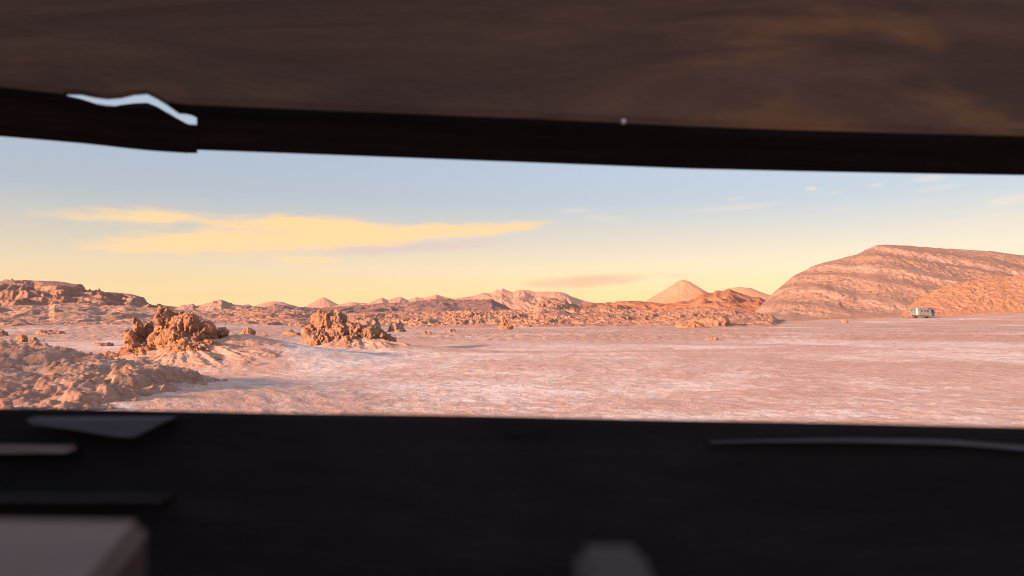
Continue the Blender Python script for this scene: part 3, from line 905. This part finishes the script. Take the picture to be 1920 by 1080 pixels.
m_skin = plain('skin', (0.36, 0.20, 0.14), dirt=0); m_cloth = plain('dark_cloth', (0.06, 0.045, 0.04), 0.9); m_brown = plain('brown_cloth', (0.16, 0.07, 0.05), 0.9)
LA = 'person in dark brown clothes standing left of the truck'
LC = 'person in dark clothes sitting on the ground by the truck rear'
mats_z = {LA: (0.85, 1.45), LC: (0.0, 0.86)}
stand = [(0, 0, .92), (0, 0, 1.15), (0, 0, 1.40), (0, 0, 1.5), (0, .01, 1.62), (0, .01, 1.72), (.10, 0, .85), (.11, .01, .48), (.11, 0, .09), (.11, -.13, .04), (-.10, 0, .85), (-.11, .01, .48), (-.11, 0, .09), (-.11, -.13, .04),
         (.19, 0, 1.38), (.23, .02, 1.10), (.22, -.04, .86), (-.19, 0, 1.38), (-.23, .02, 1.10), (-.22, -.04, .86)]
ed = [(0, 1), (1, 2), (2, 3), (3, 4), (4, 5), (0, 6), (6, 7), (7, 8), (8, 9), (0, 10), (10, 11), (11, 12), (12, 13), (2, 14), (14, 15), (15, 16), (2, 17), (17, 18), (18, 19)]
rad = [.14, .13, .15, .06, .10, .08, .10, .065, .05, .04, .10, .065, .05, .04, .07, .05, .04, .07, .05, .04]
gp = at(1693.5, 597, 282); gz = float(ground_h(np.array(gp.x), np.array(gp.y)))
person(stand, ed, rad, (gp.x, gp.y, gz), [m_brown, m_skin, m_cloth], LA, math.radians(70))
sit = [(0, 0, .16), (0, .06, .42), (0, .04, .66), (0, .02, .76), (0, -.02, .88), (0, -.03, .98), (.11, -.08, .15), (.14, -.42, .42), (.13, -.62, .09), (.13, -.74, .04), (-.11, -.08, .15), (-.14, -.42, .42), (-.13, -.62, .09), (-.13, -.74, .04),
       (.19, .03, .64), (.23, -.10, .42), (.15, -.34, .42), (-.19, .03, .64), (-.23, -.10, .42), (-.15, -.34, .42)]
gp = at(1703.5, 597, 281); gz = float(ground_h(np.array(gp.x), np.array(gp.y)))
person(sit, ed, rad, (gp.x, gp.y, gz - .02), [m_cloth, m_skin, m_cloth], LC, math.radians(60))


# ------------------------------------------------------------------ timber shelter round the camera
def wood_mat(name, c0, c1, c2, rough=0.7, patch=0.6, sc=1.0, spec=0.2):
    m, t, b = new_mat(name)
    P = t.n('ShaderNodeTexCoord').outputs['Object']
    g1 = t.noise(t.scalev(P, 3 * sc, 30 * sc, 22 * sc), 1.0, 6, 0.6, 0.8)
    g2 = t.noise(t.scalev(P, 2.6 * sc, 8 * sc, 8 * sc), 1.0, 5, 0.62, 0.5)
    g3 = t.noise(t.scalev(P, 16 * sc, 60 * sc, 40 * sc), 1.0, 4, 0.6, 0.8)
    c = t.mix(t.ramp(g1, 0.36, 0.68), c0, c1)
    c = t.mix(t.m('MULTIPLY', t.ramp(g2, 0.52, 0.70), patch), c, c2)
    c = t.mix(t.m('MULTIPLY', t.ramp(g3, 0.45, 0.7), 0.4), c, c0)
    t.link(c, b.inputs['Base Color'])
    b.inputs['Roughness'].default_value = rough
    b.inputs['Specular IOR Level'].default_value = spec
    bump(t, b, t.m('ADD', g1, t.m('MULTIPLY', g3, 0.5)), 0.004)
    return m


m_wood = wood_mat('dark_brown_timber', (0.11, 0.065, 0.050), (0.18, 0.102, 0.068), (0.36, 0.165, 0.07), patch=0.7)
m_black = wood_mat('black_timber', (0.017, 0.0155, 0.018), (0.026, 0.0225, 0.025), (0.034, 0.027, 0.027), 1.0, spec=0.0)
m_pale = wood_mat('pale_timber', (0.19, 0.145, 0.132), (0.24, 0.18, 0.165), (0.28, 0.215, 0.195))
m_greyw = wood_mat('grey_timber', (0.085, 0.082, 0.095), (0.105, 0.10, 0.115), (0.13, 0.122, 0.136))

shelter = tag(empty('timber_shelter', (0, 0, 0.95)), 'dark timber lookout wall with a long viewing slit framing the view', 'shelter')


def child(o):
    o.parent = shelter
    o.matrix_parent_inverse = Matrix.Translation((0, 0, -0.95))
    return o


YB, YF_ = 0.75, 0.60


def bottom_z(px):
    row = np.interp(px, [-900, 0, 120, 345, 640, 960, 1300, 1600, 1920, 2800], [180, 258, 268, 282, 293, 305, 318, 325, 330, 345])
    return at(960, row, YB).z


def swept(name, stations, mat, cap=True):
    bm = bmesh.new()
    rings = [[bm.verts.new(p) for p in st] for st in stations]
    k = len(rings[0])
    for a, c in zip(rings[:-1], rings[1:]):
        for i in range(k):
            j = (i + 1) % k
            if (a[i].co - a[j].co).length < 1e-7 and (c[i].co - c[j].co).length < 1e-7:
                continue
            try:
                bm.faces.new([a[i], a[j], c[j], c[i]])
            except ValueError:
                pass
    if cap:
        bm.faces.new(rings[0]); bm.faces.new(rings[-1][::-1])
    return bm_obj(name, bm, mat)


# upper beam: the lower back corner is split away over part of its length
cr_x = [118, 145, 170, 195, 220, 245, 270, 290, 310, 330, 345, 356, 364]
cr_y = [176, 176, 181, 184, 182, 176, 174, 184, 196, 207, 214, 217, 221]     # upper lip of the split
cr_w = [4, 10, 13, 19, 15, 18, 19, 17, 17, 17, 18, 18, 18]
XS = sorted(set([-1500, -700, -300, 0, 60, 100, 110] + cr_x + [366, 372, 450, 600, 800, 960, 1150, 1300, 1500, 1700, 1920, 2300, 3000]))


def xw(px, Y):
    return (px - 960) / F * Y


def entry(px, row, zb):
    """where a split that leaves the back face at photo row `row` comes out at the front: underside or front face"""
    sl = at(960, row, 1.0).z - EYE
    y = (zb - EYE) / sl
    if y >= YF_ + 0.012:
        return (min(y, YB - .006), zb), EYE + YB * sl
    return (YF_, EYE + YF_ * sl), EYE + YB * sl


sta = []
for px in XS:
    zb = bottom_z(px)
    rnd = 0.003 * math.sin(px * 0.004)
    x = None
    if 115 <= px <= 364.5:
        (ye, ze), zs = entry(px, np.interp(px, cr_x, cr_y), zb)
    else:
        ye, ze, zs = YB - 0.004, zb, zb + 0.004
    if ze > zb + 1e-6:                     # the split opens on the front face
        arc = [(YF_ + rnd + .0005 * k, ze + 0.004 - .001 * k) for k in range(4)]
        ye += rnd + .002
    else:
        arc = [(YF_ + rnd + .010 * (1 - math.cos(k * math.pi / 6)), zb + 0.012 * (1 - math.sin(k * math.pi / 6))) for k in range(4)]
    sta.append([(xw(px, q[0]),) + q for q in [(YF_ + rnd, zb + 0.9)] + arc + [(ye, ze), (YB, zs), (YB, zb + 0.9)]])
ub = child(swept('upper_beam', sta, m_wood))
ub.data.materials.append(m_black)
for p in ub.data.polygons:                 # underside and low faces at the split get the black timber
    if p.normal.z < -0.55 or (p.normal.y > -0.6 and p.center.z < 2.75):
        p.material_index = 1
sta = []
for px in [104, 112, 118, 145, 170, 195, 220, 245, 270, 290, 310, 330, 345, 350]:
    zb = bottom_z(px) + 0.0006 - 0.0036 * float(ss(112, 300, px))
    rnd = 0.003 * math.sin(px * 0.004)
    x = xw(px, YB)
    (ye, ze), zs = entry(px, np.interp(px, cr_x, cr_y) + np.interp(px, [104, 112] + cr_x, [0, 0] + cr_w), zb)
    rnd += 0.004 * (px < 117)
    if ze > zb + 1e-6:
        f1, f2 = (YF_ + rnd, (ze + zb) / 2), (YF_ + rnd + .003, zb)
        ye += rnd + .001
    else:
        f1, f2 = (ye + .002, zb + .0002), (ye + .003, zb)
    lo = 366 if px == 350 else px                 # the broken end leans to the right at the bottom
    sta.append([(xw(p_, q[0]),) + q for p_, q in zip([px, lo, lo, lo, px], [(ye, ze), f1, f2, (YB - 0.001, zb), (YB - 0.001, zs)])])
sp_ = child(swept('split_piece', sta, m_black))
# pale nail head at the front lower edge of the beam
q = at(1168, 228, 0.6015)
bmx = bmesh.new(); bmesh.ops.create_uvsphere(bmx, u_segments=14, v_segments=8, radius=0.0042)
nl = child(bm_obj('nail', bmx, plain('pale_metal', (0.75, 0.70, 0.72), 0.4, 0.0, 0.0), None, True)); nl.location = q; nl.scale = (1, 1, 0.85)

# lower beam
sta = []
for px in np.linspace(-1600, 3500, 60):
    row = np.interp(px, [-900, 0, 960, 1920, 2800], [750, 765, 781, 801, 822])
    wob = 0.0012 * math.sin(px * 0.009)
    zt_ = at(960, row, 0.42).z
    x = xw(px, 0.42)
    sta.append([(x, 0.52, zt_ - 0.045), (x, 0.424 + wob, zt_ - 0.0005), (x, 0.420 + wob, zt_ - 0.003), (x, 0.420 + wob, 0.95), (x, 0.52, 0.95)])
lb = child(swept('lower_beam', sta, m_black))
# pale strip along the right of the lower beam
sta = []
for px, row, th in [(1330, 828, 0.3), (1420, 826, 1), (1520, 825, 2.5), (1600, 825, 4), (1700, 826, 6), (1780, 828, 7), (1860, 834, 8), (1960, 842, 9), (2100, 850, 6)]:
    p = at(px, row, 0.418); h = th / F * 0.4 / 2
    sta.append([(p.x, 0.414, p.z - h), (p.x, 0.414, p.z + h), (p.x, 0.424, p.z + h), (p.x, 0.424, p.z - h)])
child(swept('pale_edge', sta, m_greyw))


def plate(name, poly, Y, depth, mat, label, cat):
    bm = bmesh.new()
    f = [bm.verts.new(at(x, y, Y)) for x, y in poly]
    bk = [bm.verts.new((v.co.x, Y + depth, v.co.z)) for v in f]
    bm.faces.new(f); bm.faces.new(bk[::-1])
    for i in range(len(f)):
        j = (i + 1) % len(f)
        bm.faces.new([f[i], f[j], bk[j], bk[i]])
    o = bm_obj(name, bm, mat)
    return tag(o, label, cat) if label else child(o)


# bits of timber below the slit
plate('wood_splinter', [(48, 786), (60, 796), (140, 806), (225, 820), (250, 820), (318, 786)], 0.409, 0.010, m_greyw, 'pale grey wedge of wood lodged along the lower beam, top left', 'splinter')
plate('wood_strip', [(-300, 839), (118, 839), (122, 850), (-300, 852)], 0.408, 0.011, m_pale, 'short pale wood strip under the wedge on the lower beam', 'strip')


def post(name, px0, px1, row, Y, depth, mat, label, cat, rz=0.0):
    p0, p1 = at(px0, row, Y), at(px1, row, Y)
    bm = box_bm(p0.x, p1.x, Y - depth / 2, Y + depth / 2, 0.95, p0.z, 0.004)
    o = bm_obj(name, bm, mat)
    return tag(o, label, cat)


def prism(name, top, Ys, zdown, mat, label, cat):
    """flat topped block: top outline given as photo points at one height"""
    bm = bmesh.new()
    a = [bm.verts.new(v) for v in top]
    b_ = [bm.verts.new((v[0], v[1], zdown)) for v in top]
    bm.faces.new(a); bm.faces.new(b_[::-1])
    for i in range(len(a)):
        j = (i + 1) % len(a)
        bm.faces.new([a[i], b_[i], b_[j], a[j]])
    bmesh.ops.recalc_face_normals(bm, faces=bm.faces)
    bmesh.ops.bevel(bm, geom=list(bm.edges), offset=0.002, segments=2, affect='EDGES')
    return tag(bm_obj(name, bm, mat), label, cat)


def on_level(px, row, z):
    """point of the level plane z seen at photo column px, row row"""
    v = at(px, row, 1.0) - Vector((0, 0, EYE))
    k = (z - EYE) / v.z
    return (v.x * k, k, z)


zt = EYE - 0.045
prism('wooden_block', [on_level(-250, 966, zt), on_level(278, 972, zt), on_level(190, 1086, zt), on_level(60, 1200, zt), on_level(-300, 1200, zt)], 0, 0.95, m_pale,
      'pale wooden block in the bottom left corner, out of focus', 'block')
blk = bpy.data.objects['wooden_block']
m_block_side = wood_mat('block_side_timber', (0.04, 0.028, 0.025), (0.06, 0.04, 0.035), (0.08, 0.05, 0.04))
blk.data.materials.append(m_block_side)
for p in blk.data.polygons:                # the top keeps the pale timber, all other faces are darker
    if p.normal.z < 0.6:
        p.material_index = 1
plate('ledge_strip', [(-300, 931), (300, 934), (300, 944), (-300, 944)], 0.405, 0.014, wood_mat('dark_grey_timber', (0.023, 0.0215, 0.024), (0.030, 0.027, 0.030), (0.036, 0.031, 0.032)), None, None)
m_stud = wood_mat('brown_grey_timber', (0.065, 0.055, 0.054), (0.08, 0.067, 0.065), (0.10, 0.08, 0.076))
prism('wooden_stud', [on_level(1078, 1016, zt), on_level(1204, 1016, zt), on_level(1250, 1120, zt), on_level(1084, 1120, zt)], 0, 0.95, m_stud,
      'narrow grey wooden stud at the bottom edge, right of centre', 'stud')


# unseen rest of the shelter; walls placed to keep the sun off the beams
def plank_wall(axis, fixed, a0, a1, z0, z1, n, mat):
    wdt = (a1 - a0) / n
    for i in range(n):
        p0, p1 = a0 + i * wdt + .003, a0 + (i + 1) * wdt - .003
        bm = box_bm(fixed, fixed + .04, p0, p1, z0, z1, .004) if axis == 'x' else box_bm(p0, p1, fixed, fixed + .04, z0, z1, .004)
        child(bm_obj('wall_plank', bm, mat))


plank_wall('x', -1.75, -2.3, 0.78, 0.9, 3.42, 14, m_wood)
plank_wall('y', -2.36, -1.7, 0.9, 0.9, 3.42, 12, m_wood)
for i in range(3):
    y0 = 0.20 + i * 0.24
    child(bm_obj('roof_plank', box_bm(-1.9, 1.9, y0 + .003, y0 + .237, 3.44, 3.48, .004), m_wood))
for x in (-1.65, 1.72):
    child(bm_obj('corner_post', box_bm(x - .06, x + .06, 0.765, 0.885, 0.85, 3.43, .006), m_wood))
fb = tag(bm_obj('shelter_floor', box_bm(-1.8, 1.9, -2.4, 0.95, 0.80, 0.948), m_black), kind='structure')

# ------------------------------------------------------------------ haze of the dry air
mh = bpy.data.materials.new('haze_air'); mh.use_nodes = True
nt = mh.node_tree
for nd in list(nt.nodes):
    if nd.type != 'OUTPUT_MATERIAL':
        nt.nodes.remove(nd)
pv = nt.nodes.new('ShaderNodeVolumePrincipled')
pv.inputs['Color'].default_value = (0.90, 0.86, 0.90, 1)
pv.inputs['Density'].default_value = 2.6e-6
pv.inputs['Anisotropy'].default_value = 0.0
nt.links.new(pv.outputs[0], [n for n in nt.nodes if n.type == 'OUTPUT_MATERIAL'][0].inputs['Volume'])
tag(bm_obj('haze', box_bm(-63000, 63000, -63000, 63000, -60, 2100), mh), 'thin dry evening haze over the plain', 'haze', kind='stuff')
